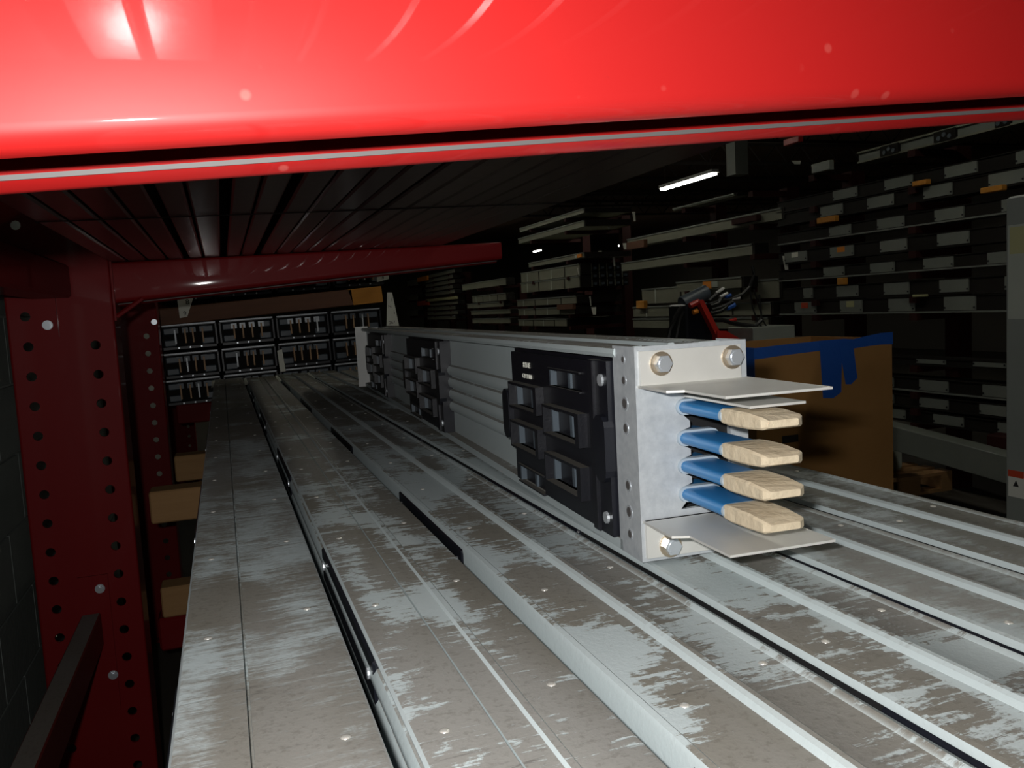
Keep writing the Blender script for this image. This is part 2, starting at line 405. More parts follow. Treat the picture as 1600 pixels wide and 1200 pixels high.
def make_column(y0, label, zlo=FLOOR, zhi=1.9):
    x0, x1, h1, h2 = -.490, -.252, -.448, -.300
    W = x1 - x0; H = zhi - zlo
    b = MB(); pitch = .0735; cw = .026; N = 14; r = .0115; th = .006   # 6 mm face with round holes
    rows = []; z = .041 - zlo - pitch * 20
    while z < 1.9 - zlo - .05:
        if z > .05: rows.append(z)
        z += pitch
    cols = [h1 - x0, h2 - x0]
    def rect(xa, xb, za, zb):
        if xb - xa < 1e-5 or zb - za < 1e-5: return
        o = len(b.v); b.v += [(xa, 0, za), (xb, 0, za), (xb, 0, zb), (xa, 0, zb)]; b.f.append((o, o + 1, o + 2, o + 3))
    rect(0.006, cols[0] - cw, 0, H); rect(cols[0] + cw, cols[1] - cw, 0, H); rect(cols[1] + cw, W - .006, 0, H)
    for sgn, xe in ((1, 0.0), (-1, W)):                                # rounded vertical edges
        pts = [(xe + sgn * (.006 - .006 * math.sin(math.radians(a))), .006 - .006 * math.cos(math.radians(a))) for a in (0, 30, 60, 90)]
        for (xa, ya), (xb, yb) in zip(pts, pts[1:]):
            o = len(b.v); b.v += [(xa, ya, 0), (xb, yb, 0), (xb, yb, H), (xa, ya, H)]; b.f.append((o, o + 1, o + 2, o + 3))
    for ci, cxx in enumerate(cols):
        offs = 0.0 if ci == 0 else -.005
        prev = 0.0
        for z in rows:
            zc = z + offs
            if ci == 1 and -.0 < zc + zlo < .25: continue
            za, zb = zc - cw, zc + cw
            rect(cxx - cw, cxx + cw, prev, za); prev = zb
            o = len(b.v)
            for k in range(N):
                a = 2 * math.pi * (k + .5) / N; cc, ss = math.cos(a), math.sin(a); mx = max(abs(cc), abs(ss))
                b.v += [(cxx + cw * cc / mx, 0, zc + cw * ss / mx), (cxx + r * cc, 0, zc + r * ss), (cxx + r * cc, th, zc + r * ss)]
            for k in range(N):
                i, j = o + 3 * k, o + 3 * ((k + 1) % N)
                b.f.append((i, j, j + 1, i + 1)); b.f.append((i + 1, j + 1, j + 2, i + 2))
            for sx in (1, -1):
                for sz in (1, -1):
                    best = sorted(range(N), key=lambda k: -(sx * math.cos(2 * math.pi * (k + .5) / N) + sz * math.sin(2 * math.pi * (k + .5) / N)))[:2]
                    q = len(b.v); b.v.append((cxx + sx * cw, 0, zc + sz * cw)); b.f.append((q, o + 3 * best[0], o + 3 * best[1]))
        rect(cxx - cw, cxx + cw, prev, H)
    b.box(0, .005, .006, .12, 0, H); b.box(W - .005, W, .006, .12, 0, H)
    t = b.build('column', M['red_shaded'], RACK, Vector((x0, y0, zlo)) - RO); t['label'] = label
    b = MB(); b.box(-.03, W + .03, -.03, .15, 0, .012); b.build('base_plate', M['red_shaded'], t)
    return t
col_rear = make_column(2.30, 'nearer perforated column at left')
col_far = make_column(3.80, 'perforated column behind the nearer one')
col_last = make_column(6.75, 'farthest perforated column')
col_front = make_column(.405, 'column at the root of the bright arm')
bm_ = MB(); bm_.cyl((0, 0, 0), .0088, .0062, 'y', 6); bm_.cyl((0, -.0012, 0), .0060, .0014, 'y', 12); bm_.cyl((0, .0050, 0), .0118, .0016, 'y', 18)
BOLT = bm_.mesh('bolt', M['zinc'])
def col_bolt(t, x, z, y=-.0066): return put('bolt', BOLT, t, (x + .49, y, z - FLOOR))
b = MB(); b.box(.065, .112, -.008, 0, -.012 - FLOOR, .163 - FLOOR); b.build('brace_plate', M['red_shaded'], col_rear)
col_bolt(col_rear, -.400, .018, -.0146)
b = MB(); b.box(.095, .165, -.006, 0, -.98 - FLOOR, -.62 - FLOOR); b.build('brace_plate', M['red_shaded'], col_rear)
col_bolt(col_rear, -.345, -.655, -.0126); col_bolt(col_rear, -.335, -.885, -.0126)
col_bolt(col_far, -.265, .02)
def brace(m, d, lab):
    b = MB(); b.box(d[0] + .49, d[1] + .49, d[2] - .405, d[3] - .405, d[4] - FLOOR, d[5] - FLOOR, bev=d[6]); o = b.build('brace', m, RACK); o['label'] = lab
brace(M['red_shaded'], (-.425, -.340, .53, 2.285, .082, .163, .006), 'upper tube brace')
brace(M['dustbrace'], (-.392, -.348, .53, 2.288, -.80, -.715, .003), 'dusty lower brace')
def low_arm(y0, z, ln=.88):
    b = MB(); b.box(.24, ln + .49, y0 - .405, y0 - .305, z - .10 - FLOOR, z - FLOOR, bev=.006); b.build('arm', M['red_shaded'], RACK)

# shelf boards on the upper arms
sx = [-.253, -.209, -.163, -.116, -.07, -.029, .02, .063, .105, .151, .192, .232, .275, .318, .361, .405, .444, .485, .531, .609]
gaps = {4: .013, 6: .016, 8: .015, 12: .008}
slab = thing('slatted_shelf', 'dark brown slatted shelf lying across the upper rack arms', 'shelf', (0, .20, .19))
for i in range(19):
    a, c = sx[i], sx[i + 1]
    g0 = gaps.get(i, .004) / 2; g1 = gaps.get(i + 1, .004) / 2
    zb = ZT((a + c) / 2) + .0005 - .19
    b = MB(); drop = .003 * (i % 2)
    b.box(a + g0, c - g1, 0, 3.35 - .04 * (i % 3), zb + 0.0, zb + .045 - drop, bev=.003); b.build('slat', M['slat'], slab)
for y in (.62, 1.22):
    b = MB(); b.loft([[(x, y - .004, ZT(x) - .19 - .0003), (x, y + .004, ZT(x) - .19 - .0003), (x, y + .004, ZT(x) - .19 - .0011), (x, y - .004, ZT(x) - .19 - .0011)] for x in (-.25, .1, .4, .605)]); b.build('strap', M['bdark'], slab)
b = MB(); b.box(-.25, .605, 0, 3.3, .052, .20); b.build('stored_load', M['bdark'], slab)

# ================================================================== BUSWAY SECTIONS
H = .21
def top_prof(W, style):
    if style == 'groove':
        return [(0, H - .003), (.002, H - .0005), (.004, H), (.0468, H), (.0470, H - .006), (.0492, H - .006), (.0494, H), (.082, H), (.084, H + .0006), (W - .004, H + .0006), (W - .001, H - .001), (W, H - .004)]
    if style == 'both':
        return [(0, H - .003), (.002, H - .0005), (.004, H), (.0505, H), (.0508, H - .004), (.0517, H - .004), (.0520, H), (.072, H), (.074, H + .002), (.079, H + .002), (.081, H), (W - .004, H), (W - .001, H - .001), (W, H - .004)]
    return [(0, H - .003), (.0015, H + .001), (.006, H + .0015), (.008, H), (.052, H), (.054, H - .003), (.066, H - .003), (.068, H + .0015), (.071, H + .0035), (.075, H + .0035), (.078, H + .0012), (.080, H), (W - .017, H), (W - .0135, H + .0022), (W - .0115, H + .0024), (W - .002, H - .0030), (W, H - .0055)]
def side_prof(lip, inset, n=4, start=.148):
    """going down from the top lip: (inset from the outer face, z)"""
    s = [(0, H - lip), (inset, H - lip - .001), (inset, start + .002)]
    for k in range(n):
        z0 = start - k * .024
        for a in range(0, 181, 36):
            s.append((inset - .009 * math.sin(math.radians(a)), z0 - .022 * (1 - math.cos(math.radians(a))) / 2))
    s += [(inset, .050), (inset, .012), (0, .011), (0, 0)]
    return s
def housing_profile(W, style, lip, inset):
    t = top_prof(W, style); s = side_prof(lip, inset, *((6, .200) if style == 'both' else ()))
    return t + [(W - i, z) for i, z in s] + [(i, z) for i, z in reversed(s)]
def make_outlet(parent, y0, ln, x_face, depth, z0=.010, z1=.196, small=False):
    """black plug-in outlet on a side face that looks to -X; the face of the base plate is at x_face - depth"""
    o = MB(); xo = x_face - depth
    o.box(xo, x_face, y0, y0 + ln, z0, z1, bev=.002)
    ob = o.build('outlet_base', M['black'], parent)
    return ob

A_X = dict(A=(-.0515, .074), B=(.0905, .2165), C=(.2325, .3700), D=(.3770, .5135), E=(.5205, .6570), F=(.6655, .8010))
spec = {
 'A': ('groove', .030, .008, M['dA'], 'dusty grey busway length at left end of the row, dark seam along it', 4.10),
 'B': ('both', .004, .006, M['dB'], 'dust-coated busway length beside the open black slot, second from left', 4.04),
 'C': ('ridge', .030, .008, M['dC'], 'scuffed busway length with wiped streaks, third from left', 4.11),
 'D': ('ridge', .0045, .009, M['dD'], 'heavily scratched busway length passing under the raised unit front corner', 4.11),
 'E': ('ridge', .0045, .009, M['dE'], 'lightly smeared busway length beneath the projecting blades', 4.05),
 'F': ('ridge', .0045, .009, M['dF'], 'dull grey busway length at the aisle edge of the row', 4.06)}
GRP = 'grey busway lengths laid side by side'
Z_DECK = -.26 - H
Y_NEAR = -.30
for key, (style, lip, inset, m, lab, yend) in spec.items():
    x0, x1 = A_X[key]; W = x1 - x0
    t = thing('busway_section', lab, 'busway', (x0, Y_NEAR, Z_DECK), group=GRP)
    L = yend - Y_NEAR
    b = MB(); b.extrude_y(housing_profile(W, style, lip, inset), 0, L); b.build('housing', m, t, smooth=32)
    if key in 'DEF':                                                # added black strip stands in for shade in the joint under the lip
        b = MB(); b.box(.0035, inset + .001, .002, L - .002, H - .040, H - .0056); b.build('joint_shade_strip', M['blackgap'], t)
    # black outlets let into the side that faces the camera
    ph = {'A': .3, 'B': .62, 'C': .05, 'D': .06, 'E': .40, 'F': .10}[key]
    y = ph - Y_NEAR
    while y < L - .4:
        ob = make_outlet(t, y, .345, inset + .001, inset + .003, .012, H - .005)
        for s_ in (.02, .325):
            q = MB(); q.cyl((-.0042, y + s_, H - .022), .005, .0024, 'x', 10); q.build('outlet_screw', M['zinc'], ob)
        y += .82
    # rivets along both edges
    y = .55 - .07 * random.random(); n = 0
    while y < L - .1:
        for xx in ((.020, W - .022) if style != 'ridge' else (.028, W - .028)):
            hz = H + (.0006 if style == 'groove' and xx > .09 else 0)
            put('rivet', RIVET, t, (xx, y + (.03 if xx > .05 else 0), hz))
        y += .245; n += 1
    # end fitting at the far end
    b = MB(); b.box(.012, W - .012, L, L + .05, .03, .18); b.build('end_stub', M['bdark'], t)
# second layer under the deck (seen only in the slots) and the timbers that carry it
for i, key in enumerate('ABCDEF'):
    x0, x1 = A_X[key]
    b = MB(); b.extrude_y(housing_profile(x1 - x0, 'ridge', .03, .008), 0, 4.2)
    tag(b.build('busway_section', M['dF'], loc=(x0 - .015, Y_NEAR, Z_DECK - .095 - H), smooth=32), f'grey busway length in the lower layer, {["leftmost", "second", "third", "fourth", "fifth", "aisle-side"][i]} under the dusty row', 'busway', 'busway lengths in the lower layer')
def timber(y, z0, z1, lab, x0=-.235, x1=.86, d=.09, m='wood'):
    b = MB(); b.box(x0, x1, y, y + d, z0, z1, bev=.004); return tag(b.build('timber_block', M[m]), lab, 'timber', 'timbers under the busway')
timber(2.55, Z_DECK - .094, Z_DECK - .0005, 'square timber end jutting out left under the dusty row, higher of two')
timber(2.62, Z_DECK - .095 - H - .092, Z_DECK - .0955 - H, 'square timber end jutting out left, lower one beside the column')
timber(3.20, Z_DECK - .094, Z_DECK - .0005, 'thin timber end farther back with bolt beside it', x0=-.20)
timber(.42, Z_DECK - .094, Z_DECK - .0005, 'timber under the near end of the dusty row')
timber(.42, Z_DECK - .095 - H - .092, Z_DECK - .0955 - H, 'timber under the lower busway layer at the near end')
zt_low = Z_DECK - .095 - H - .0925
low_arm(.43, zt_low); low_arm(2.62, zt_low)

# paper slips at the far ends
for i, (x, yy, lab) in enumerate(((.083, 4.00, 'white paper slip hanging in the first slot at the far end'), (.224, 4.02, 'white paper slip hanging in the second slot at the far end'), (.371, 4.04, 'white paper slip hanging in the third slot at the far end'), (-.054, 4.0, 'white paper slip at the far left corner of the row'))):
    b = MB(); b.loft([[(-.006, 0, 0), (.006, .004, 0), (.006, .005, .0006), (-.006, .001, .0006)], [(-.007, -.28, -.012), (.007, -.28, -.006), (.007, -.279, -.0054), (-.007, -.279, -.0114)]])
    tag(b.build('paper_tag', M['paper'], loc=(x, yy, -.2585)), lab, 'paper tag', 'paper slips on the busway ends')

# ---- the raised busway unit
YAW = math.atan(.047)
U = thing('busway_unit', 'plug-in busway unit with blue blades lying on the dusty row', 'busway', (.371, .711, -.2562), (0, 0, -YAW))
WU = .122; LU = 2.32
def Hprof():
    s = side_prof(.010, .016)
    t = [(-.002, H - .006), (-.001, H - .001), (.002, H), (.030, H), (.032, H - .003), (.058, H - .003), (.060, H + .001), (.066, H + .001), (.068, H - .001), (.094, H - .001), (.096, H), (WU - .002, H), (WU + .001, H - .001), (WU + .002, H - .006)]
    return t + [(WU - i, z) for i, z in s] + [(i, z) for i, z in reversed(s)]
b = MB(); b.extrude_y(Hprof(), .046, LU); b.build('housing', M['topgrey'], U, smooth=32)
# front flange: folded plate with two side legs and an opening for the blades
b = MB(); t_ = .003
b.box(0, t_, 0, .052, 0, H + .002)                                      # left leg
b.box(WU - t_, WU, 0, .052, 0, H + .002)
b.box(t_, WU - t_, 0, t_, .168, H + .002); b.box(t_, WU - t_, 0, t_, 0, .048)
# left sheet with scalloped edge around the blade roots
zs = [.150, .119, .091, .063]
prof = [(t_, .048), (.044, .048)]
for zc in reversed(zs):
    for a in range(-90, 91, 30): prof.append((.0500 - .0085 * math.cos(math.radians(a)), zc + .0082 * math.sin(math.radians(a))))
    prof.append((.057, zc + .0105)); prof.append((.057, zc + .0165)) if zc < .14 else None
prof += [(.044, .168), (t_, .168)]
b.extrude_y(prof, 0, t_)
b.box(WU - .020, WU - t_, 0, t_, .048, .168)
b.build('end_flange', M['alu'], U)
b = MB(); b.box(t_, WU - t_, .035, .040, .04, .18); b.build('inner_plate', M['blackgap'], U)
for zc in zs:                                                           # little sealed collars in the opening
    b = MB(); b.box(.060, .098, .022, .034, zc - .011, zc - .007); b.build('spacer', M['black'], U)
# holes with bright rims on the flange leg
for zc, r in ((.199, .0035), (.178, .0045), (.155, .0062), (.130, .0055), (.072, .0055), (.045, .0062), (.022, .0050)):
    b = MB(); b.cyl((-.0004, .026, zc), r * 1.15, .0016, 'x', 16); o = b.build('hole_rim', M['zinc'], U)
    b = MB(); b.cyl((-.0007, .0265, zc), r * .8, .0006, 'x', 14); b.build('hole', M['raw'], o)
# brackets: vertical leg with bolts + projecting sheet
def bracket(z_sheet, z_leg0, z_leg1, bolts, nm):
    br = MB(); br.box(.004, WU - .008, -.0035, 0, z_leg0, z_leg1); bo = br.build(nm, M['alu_w'], U)
    sh = MB(); pr = [(.002, 0), (.002, -.060), (.017, -.066), (.018, -.133), (.121, -.133), (.121, -.078), (WU, -.072), (WU, 0)]
    sh.prism_z(pr, z_sheet - .0022, z_sheet); sh.build('projecting_sheet', M['alu_w'], bo)
    for x, z in bolts:
        w_ = put('washer', WASH, bo, (x, -.0052, z)); put('bolt', HEX, bo, (x, -.0115, z))
bracket(.1745, .1745, .2075, ((.026, .1945), (.104, .1955)), 'upper_bracket')
bracket(.0415, .004, .0415, ((.029, .0145),), 'lower_bracket')
b = MB(); b.box(.050, .105, -.118, 0, .1600, .1622); b.build('inner_sheet', M['alu_w'], U)
# four blades
for i, zc in enumerate(zs):
    v0, v1 = .044, .086
    th = .0057
    def ring(y, a, c, h):
        pts = []
        for k in range(7):
            an = math.radians(90 + 30 * k); pts.append((a + h + h * math.cos(an), y, zc + h * math.sin(an)))
        for k in range(7):
            an = math.radians(-90 + 30 * k); pts.append((c - h + h * math.cos(an), y, zc + h * math.sin(an)))
        return pts
    g = MB(); g.loft([ring(.034, v0, v1, th), ring(-.078, v0, v1, th)]); bb = g.build('blade', M['blue'], U, smooth=50)
    g = MB(); g.loft([ring(-.0765, v0 - .0006, v1 + .0006, th + .0006), ring(-.080, v0 - .0003, v1 + .0003, th + .0003)]); g.build('sleeve_edge', M['seal'], bb, smooth=50)
    g = MB(); g.loft([ring(-.003, v0 - .0022, v1 + .0015, th + .0020), ring(.003, v0 - .003, v1 + .0015, th + .0026)]); g.build('root_collar', M['seal'], bb, smooth=50)
    jit = (.0, .001, -.0005, .0006)[i]
    def tipring(y, a, c, h, e=.0018):
        return [(a, y, zc - h + e), (a + e, y, zc - h), (c - e, y, zc - h), (c, y, zc - h + e), (c, y, zc + h - e), (c - e, y, zc + h), (a + e, y, zc + h), (a, y, zc + h - e)]
    g = MB(); g.loft([tipring(-.079, v0 + .001, v1 - .001, .0066), tipring(-.090, v0 + .0005, v1, .0072), tipring(-.118 + jit, v0 + .0015, v1 - .0003, .0070), tipring(-.140 + jit, v0 + .0015, v1 - .0010, .0052), tipring(-.146 + jit, v0 + .0045, v1 - .0085, .0030, .001)])
    g.build('blade_tip', M['cream'], bb, smooth=25)

def big_outlet(u0, ln):
    o = MB(); xo = -.004; xb = .018
    o.box(.004, xb, u0 + .004, u0 + ln - .004, .010, .198)                        # base
    ob = o.build('outlet', M['black'], U)
    f = MB()                                                                   # raised face plate with six windows, built from bars
    ua, ub, um = u0 + .055, u0 + ln - .012, u0 + .055 + (ln - .067) * .5
    z0, z1 = .012, .194
    colw = {0: [(.158, .178), (.100, .132), (.040, .072)], 1: [(.120, .150), (.064, .096), (.012, .034)]}
    for c_, (a, e) in enumerate(((ua, um), (um, ub))):
        wa, wb = a + .022, e - .016
        f.box(xo, .006, a, wa, z0, z1); f.box(xo, .006, wb, e, z0, z1)
        edges = [z1] + [q for w2 in colw[c_] for q in (w2[1], w2[0])] + [z0]
        for k in range(0, len(edges), 2):
            if edges[k] - edges[k + 1] > .0005: f.box(xo, .006, wa, wb, edges[k + 1], edges[k])
    f.build('face_plate', M['black'], ob)
    for c_, (a, e) in enumerate(((ua, um), (um, ub))):                         # raised frames around the windows
        wa, wb = a + .022, e - .016
        for (za, zb) in colw[c_]:
            q = MB(); xr = -.015
            if zb - za > .025:
                q.box(xr, .0, wa - .012, wa, za - .003, zb + .003); q.box(xr, .0, wb, wb + .003, za - .003, zb + .003)
                q.box(xr, .0, wa, wb, za - .003, za); q.box(xr, .0, wa, wb, zb, zb + .003)
            else:
                q.box(xr + .008, .0, wa, wb, za - .002, za); q.box(xr + .008, .0, wa, wb, zb, zb + .002)
            q.build('window_frame', M['blackdust'], ob)
            q = MB(); q.box(-.004, .0042, wb - .005, wb - .0006, za, zb); q.box(.001, .0042, wa + (wb - wa) * .45, wa + (wb - wa) * .52, za, zb); q.build('shutter_and_lit_wall', M['bluegrey'], ob)  # paler strip paints the far inner wall as lit by the flash
    q = MB(); q.box(-.010, .004, u0 + .030, u0 + .044, .012, .196, bev=.001); q.box(-.004, .004, u0 + .044, u0 + .056, .012, .196); q.build('edge_rail', M['blackdust'], ob)
    q = MB(); q.box(-.006, .016, u0, u0 + .030, .012, .196); q.build('end_bracket', M['black'], ob)
    for ue in (u0 + .013, u0 + ln + .004):                                     # latch tabs at both ends
        q = MB(); prt = []
        for a in range(0, 181, 30): prt.append((ue + .015 * math.cos(math.radians(a)), .112 + .016 + .012 * math.sin(math.radians(a))))
        for a in range(180, 361, 30): prt.append((ue + .015 * math.cos(math.radians(a)), .112 - .030 + .014 * math.sin(math.radians(a))))
        o2 = len(q.v); n = len(prt)
        q.v += [(-.012, u, z) for u, z in prt] + [(.002, u, z) for u, z in prt]
        q.quad_strip(list(range(o2, o2 + n)), list(range(o2 + n, o2 + 2 * n))); q.f.append(tuple(range(o2, o2 + n))); q.f.append(tuple(reversed(range(o2 + n, o2 + 2 * n))))
        lt = q.build('latch_tab', M['black'], ob)
    for zc in (.176, .030):
        q = MB(); q.cyl((-.0085, u0 + .014, zc), .0062, .004, 'x', 12, r2=.0068); q.build('screw', M['zinc'], ob)
    return ob
for u0, ln in ((.056, .360), (.90, .43), (1.70, .43)):
    ob = big_outlet(u0, ln)
    if u0 < .1:                                                                # moulded lettering
        for s_, zz, sz in (('8 H-1E', .1835, .0105), ('CZ+W 818', .1685, .0085)):
            me = text_mesh('moulded_lettering', s_, sz, M['paper'])
            put('moulded_lettering', me, ob, (-.0046, u0 + ln - .012 - .072, zz - .006), (math.pi / 2, 0, -math.pi / 2))
    else:
        pass
b = MB(); b.box(-.024, .022, LU, LU + .004, -.002, H + .006); b.box(.022, WU, LU, LU + .004, .0, H); b.build('far_end_plate', M['white'], U)
b = MB(); b.box(.04, .09, LU + .004, LU + .12, .05, .15); b.build('far_blades', M['bdark'], U)

# ================================================================== FAR STACK OF BUSWAY ENDS
def end_unit(x0, z0, wu, hu, i, lab, kind=0):
    t = thing('busway_end', lab, 'busway', (x0, 4.42, z0), (0, -.03, 0), group='stacked busway ends behind the row')
    b = MB(); d = .05
    b.box(0, wu, .06, 2.2, 0, hu); b.build('housing', M['bdark'], t)
    b = MB(); b.box(0, wu, 0, d, 0, .012); b.box(0, wu, 0, d, hu - .012, hu); b.box(0, .008, 0, d, 0, hu); b.box(wu - .008, wu, 0, d, 0, hu); b.build('end_frame', M['black'], t)
    b = MB(); b.box(.004, wu - .004, -.004, 0, hu - .008, hu - .002); b.build('frame_lip', M['alu'], t)
    for sx_ in (.015, wu - .075):
        for sz in (.016, hu - .05):
            b = MB(); b.box(sx_, sx_ + .058, .004, .05, sz, sz + .032, bev=.004); b.build('insulator', M['bluegrey'], t)
    for k in range(4):
        x = wu * (.27 + .155 * k) + random.uniform(-.006, .006)
        b = MB(); b.box(x, x + .007, -.02, .06, .028, hu - .028); b.build('blade', M['brass'] if (i + k) % 5 else M['alu'], t)
        b = MB(); b.box(x - .010, x + .018, .0, .05, hu - .046, hu - .020); b.build('blade_clip', M['bluegrey'] if kind == 0 else M['alu'], t)
    for k in range(3):
        q = MB(); q.cyl((wu * (.3 + .2 * k), -.006, .006), .004, .006, 'y', 8); q.build('screw', M['zinc'], t)
rows_ = [('top', .012 - .132, 1), ('middle', -.262, 0), ('lowest', -.395, 0)]
cn = ['leftmost', 'second', 'third', 'fourth']
for r_, (rn, z0, kd) in enumerate(rows_):
    for c_ in range(4):
        x0 = -.285 + c_ * .277
        end_unit(x0, z0 + .03 * (x0 + .285), .265, .125, r_ * 4 + c_, f'{cn[c_]} column, {rn} busway end in the far stack under the brown timber', 1 if (r_ == 0 and c_ in (1, 2)) else 0)
for c_ in range(4):
    x0 = -.30 + c_ * .29
    end_unit(x0, .118 + .04 * (x0 + .3), .275, .13, 20 + c_, f'{cn[c_]} busway end resting on top of the long brown timber')
b = MB(); b.box(-.34, .66, 0, .09, 0, .083, bev=.003); lt = tag(b.build('long_timber', M['wood_red'], loc=(0, 4.36, .018), rot=(0, -.058, 0)), 'long brown timber lying across the far stack of busway ends', 'timber')
b = MB(); b.loft([[(.66, 0, .0), (.66, .09, .0), (.64, .09, .083), (.64, 0, .083)], [(.815, 0, .0), (.815, .09, .0), (.815, .09, .083), (.815, 0, .083)]]); b.build('orange_end', M['wood_or'], lt)
low_arm(4.50, -.398, .95)
def tag_sheet(pts, y, label, writing=None):
    P = [on_y(px, py, y) for px, py in pts]; o = P[0]
    b = MB(); n = len(P); b.v = [tuple(p - o) for p in P] + [tuple(p - o + Vector((.002, .0012, 0))) for p in P]
    a = list(range(n)); c = list(range(n, 2 * n)); b.quad_strip(a, c); b.f += [tuple(a), tuple(reversed(c))]
    t = b.build('paper_tag', M['paper'], loc=tuple(o)); tag(t, label, 'paper tag', 'paper tags on the stacks')
    if writing:
        for s_, px, py, sz in writing:
            me = text_mesh('handwriting', s_, sz, M['ink'], .0001); q = on_y(px, py, y) - o
            put('handwriting', me, t, (q.x, q.y - .0012, q.z), (math.pi / 2, -.05, 0))
    return t
tag_sheet([(605, 457), (612, 457), (623, 509), (604, 509)], 4.30, 'tall white hang tag with ink marks beside the orange timber end', [('267', 612.5, 504, .022), ('N', 609, 479, .022), ('i', 612, 468, .03), ('i', 616, 488, .03)])
tag_sheet([(277, 468), (301, 466), (292, 495), (281, 497)], 4.30, 'white curled tag hanging below the tapered red arm', [('8', 293, 472, .035), ('9', 289, 490, .03)])
tag_sheet([(589, 433), (607, 430), (607, 436), (589, 441)], 4.30, 'small white tag just under the red arm, above the tall one', [('10', 597, 434, .02)])
tag_sheet([(433, 548), (440, 546), (446, 580), (438, 581)], 4.32, 'narrow cream tag hanging in the far stack of ends')

# ================================================================== BACKGROUND RACK ACROSS THE AISLE
XR = 4.2
def span(px0, px1, yt, yb, x=XR):
    """a band on the plane X=x that runs along Y: near end px1, far end px0, its top and bottom read at px0"""
    a = on_x(px0, yt, x); b_ = on_x(px0, yb, x); c = on_x(px1, yt + (yt - 506) * (px1 - px0) / (px0 - 346.0), x)
    return c.y, a.y, b_.z, a.z
def ypx(px, x=XR): return on_x(px, 450, x).y
# (a) rows of dark lengths with pale cover panels
rows = [
 (1304, 298, 314, [(1304, 1341), (1384, 1427), (1477, 1527), (1587, 1640)], 'top'),
 (1284, 323, 340, [(1284, 1318), (1357, 1397), (1444, 1488), (1545, 1600)], 'second'),
 (1297, 354, 370, [(1297, 1330), (1372, 1413), (1461, 1506), (1565, 1620)], 'third'),
 (1227, 395, 411, [(1227, 1261), (1298, 1334), (1376, 1417), (1465, 1514), (1573, 1630)], 'fourth'),
 (1287, 418, 433, [(1287, 1319), (1360, 1397), (1443, 1489), (1543, 1598)], 'fifth'),
 (1255, 450, 467, [(1255, 1269), (1307, 1340), (1381, 1420), (1468, 1513), (1570, 1620)], 'sixth'),
 (1241, 472, 490, [(1241, 1274), (1312, 1346), (1388, 1428), (1475, 1524), (1585, 1640)], 'seventh'),
 (1431, 560, 568, [(1431, 1476), (1520, 1572)], 'eighth'),
 (1435, 592, 610, [(1360, 1394), (1435, 1480), (1535, 1585)], 'ninth'),
 (1435, 620, 636, [(1360, 1394), (1435, 1480), (1530, 1580)], 'tenth'),
 (1457, 646, 662, [(1380, 1412), (1457, 1504), (1559, 1600)], 'lowest')]
labels_bits = {}
rail_z = []
for i, (px0, yt, yb, pans, nm) in enumerate(rows):
    yn, yf, z0, z1 = span(px0, 1600, yt, yb)
    y_near = 2.6; y_far = 5.55 if i < 7 else 5.3
    t = thing('busway_section', f'dark busway length with pale cover panels, {nm} row of the aisle rack', 'busway', (XR, y_near, z0), group='panelled busway lengths in the aisle rack')
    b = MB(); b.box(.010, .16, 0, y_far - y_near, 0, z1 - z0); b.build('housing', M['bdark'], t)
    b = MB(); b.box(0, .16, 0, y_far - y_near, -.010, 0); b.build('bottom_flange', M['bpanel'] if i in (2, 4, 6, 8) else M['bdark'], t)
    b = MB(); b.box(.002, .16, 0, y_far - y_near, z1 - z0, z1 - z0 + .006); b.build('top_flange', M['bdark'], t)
    for j, (pa, pb) in enumerate(pans):
        ya, yb_ = ypx(pb), ypx(pa)
        b = MB(); b.box(0.0, .014, ya - y_near, yb_ - y_near, .004, z1 - z0 - .003); p = b.build('cover_panel', M['bpanel'], t)
        for sy in (.03, .97):
            yy = ya + (yb_ - ya) * sy - y_near
            q = MB(); q.cyl((-.003, yy, .02), .006, .004, 'x', 8); q.build('panel_screw', M['black'], p)
        lab_ = {(3, 0): 'paper', (3, 1): 'orange', (6, 1): 'yel', (6, 0): 'redlab'}.get((i, j))
        if lab_:
            ym = (ya + yb_) / 2 - y_near; b = MB(); b.box(-.002, 0, ym - .035, ym + .04, (z1 - z0) * .45, (z1 - z0) * .92); b.build('sticker', M[lab_], p)
# pale flange-topped length above them
yn, yf, z0, z1 = span(1340, 1560, 238, 256)
t = thing('busway_section', 'pale busway length with two black joint boxes, above the panelled rows', 'busway', (XR, 3.0, z0))
b = MB(); b.box(.01, .15, 0, yf - 3.0, .012, z1 - z0 - .012); b.build('housing', M['bpanel'], t)
b = MB(); b.box(-.004, .15, 0, yf - 3.0, 0, .012); b.box(-.004, .15, 0, yf - 3.0, z1 - z0 - .012, z1 - z0); b.build('flange', M['bgrey'], t)
for pa, pb in ((1380, 1408), (1463, 1496), (1557, 1580)):
    b = MB(); b.box(-.012, .02, ypx(pb) - 3.0, ypx(pa) - 3.0, .008, z1 - z0 - .008); j = b.build('joint_box', M['bdark'], t)
    for k in range(3):
        q = MB(); q.cyl((-.018, (ypx(pb) + (ypx(pa) - ypx(pb)) * (.25 + .25 * k)) - 3.0, (z1 - z0) * (.35 + .2 * (k % 2))), .014, .008, 'x', 8); q.build('joint_bolt', M['bluegrey'], j)
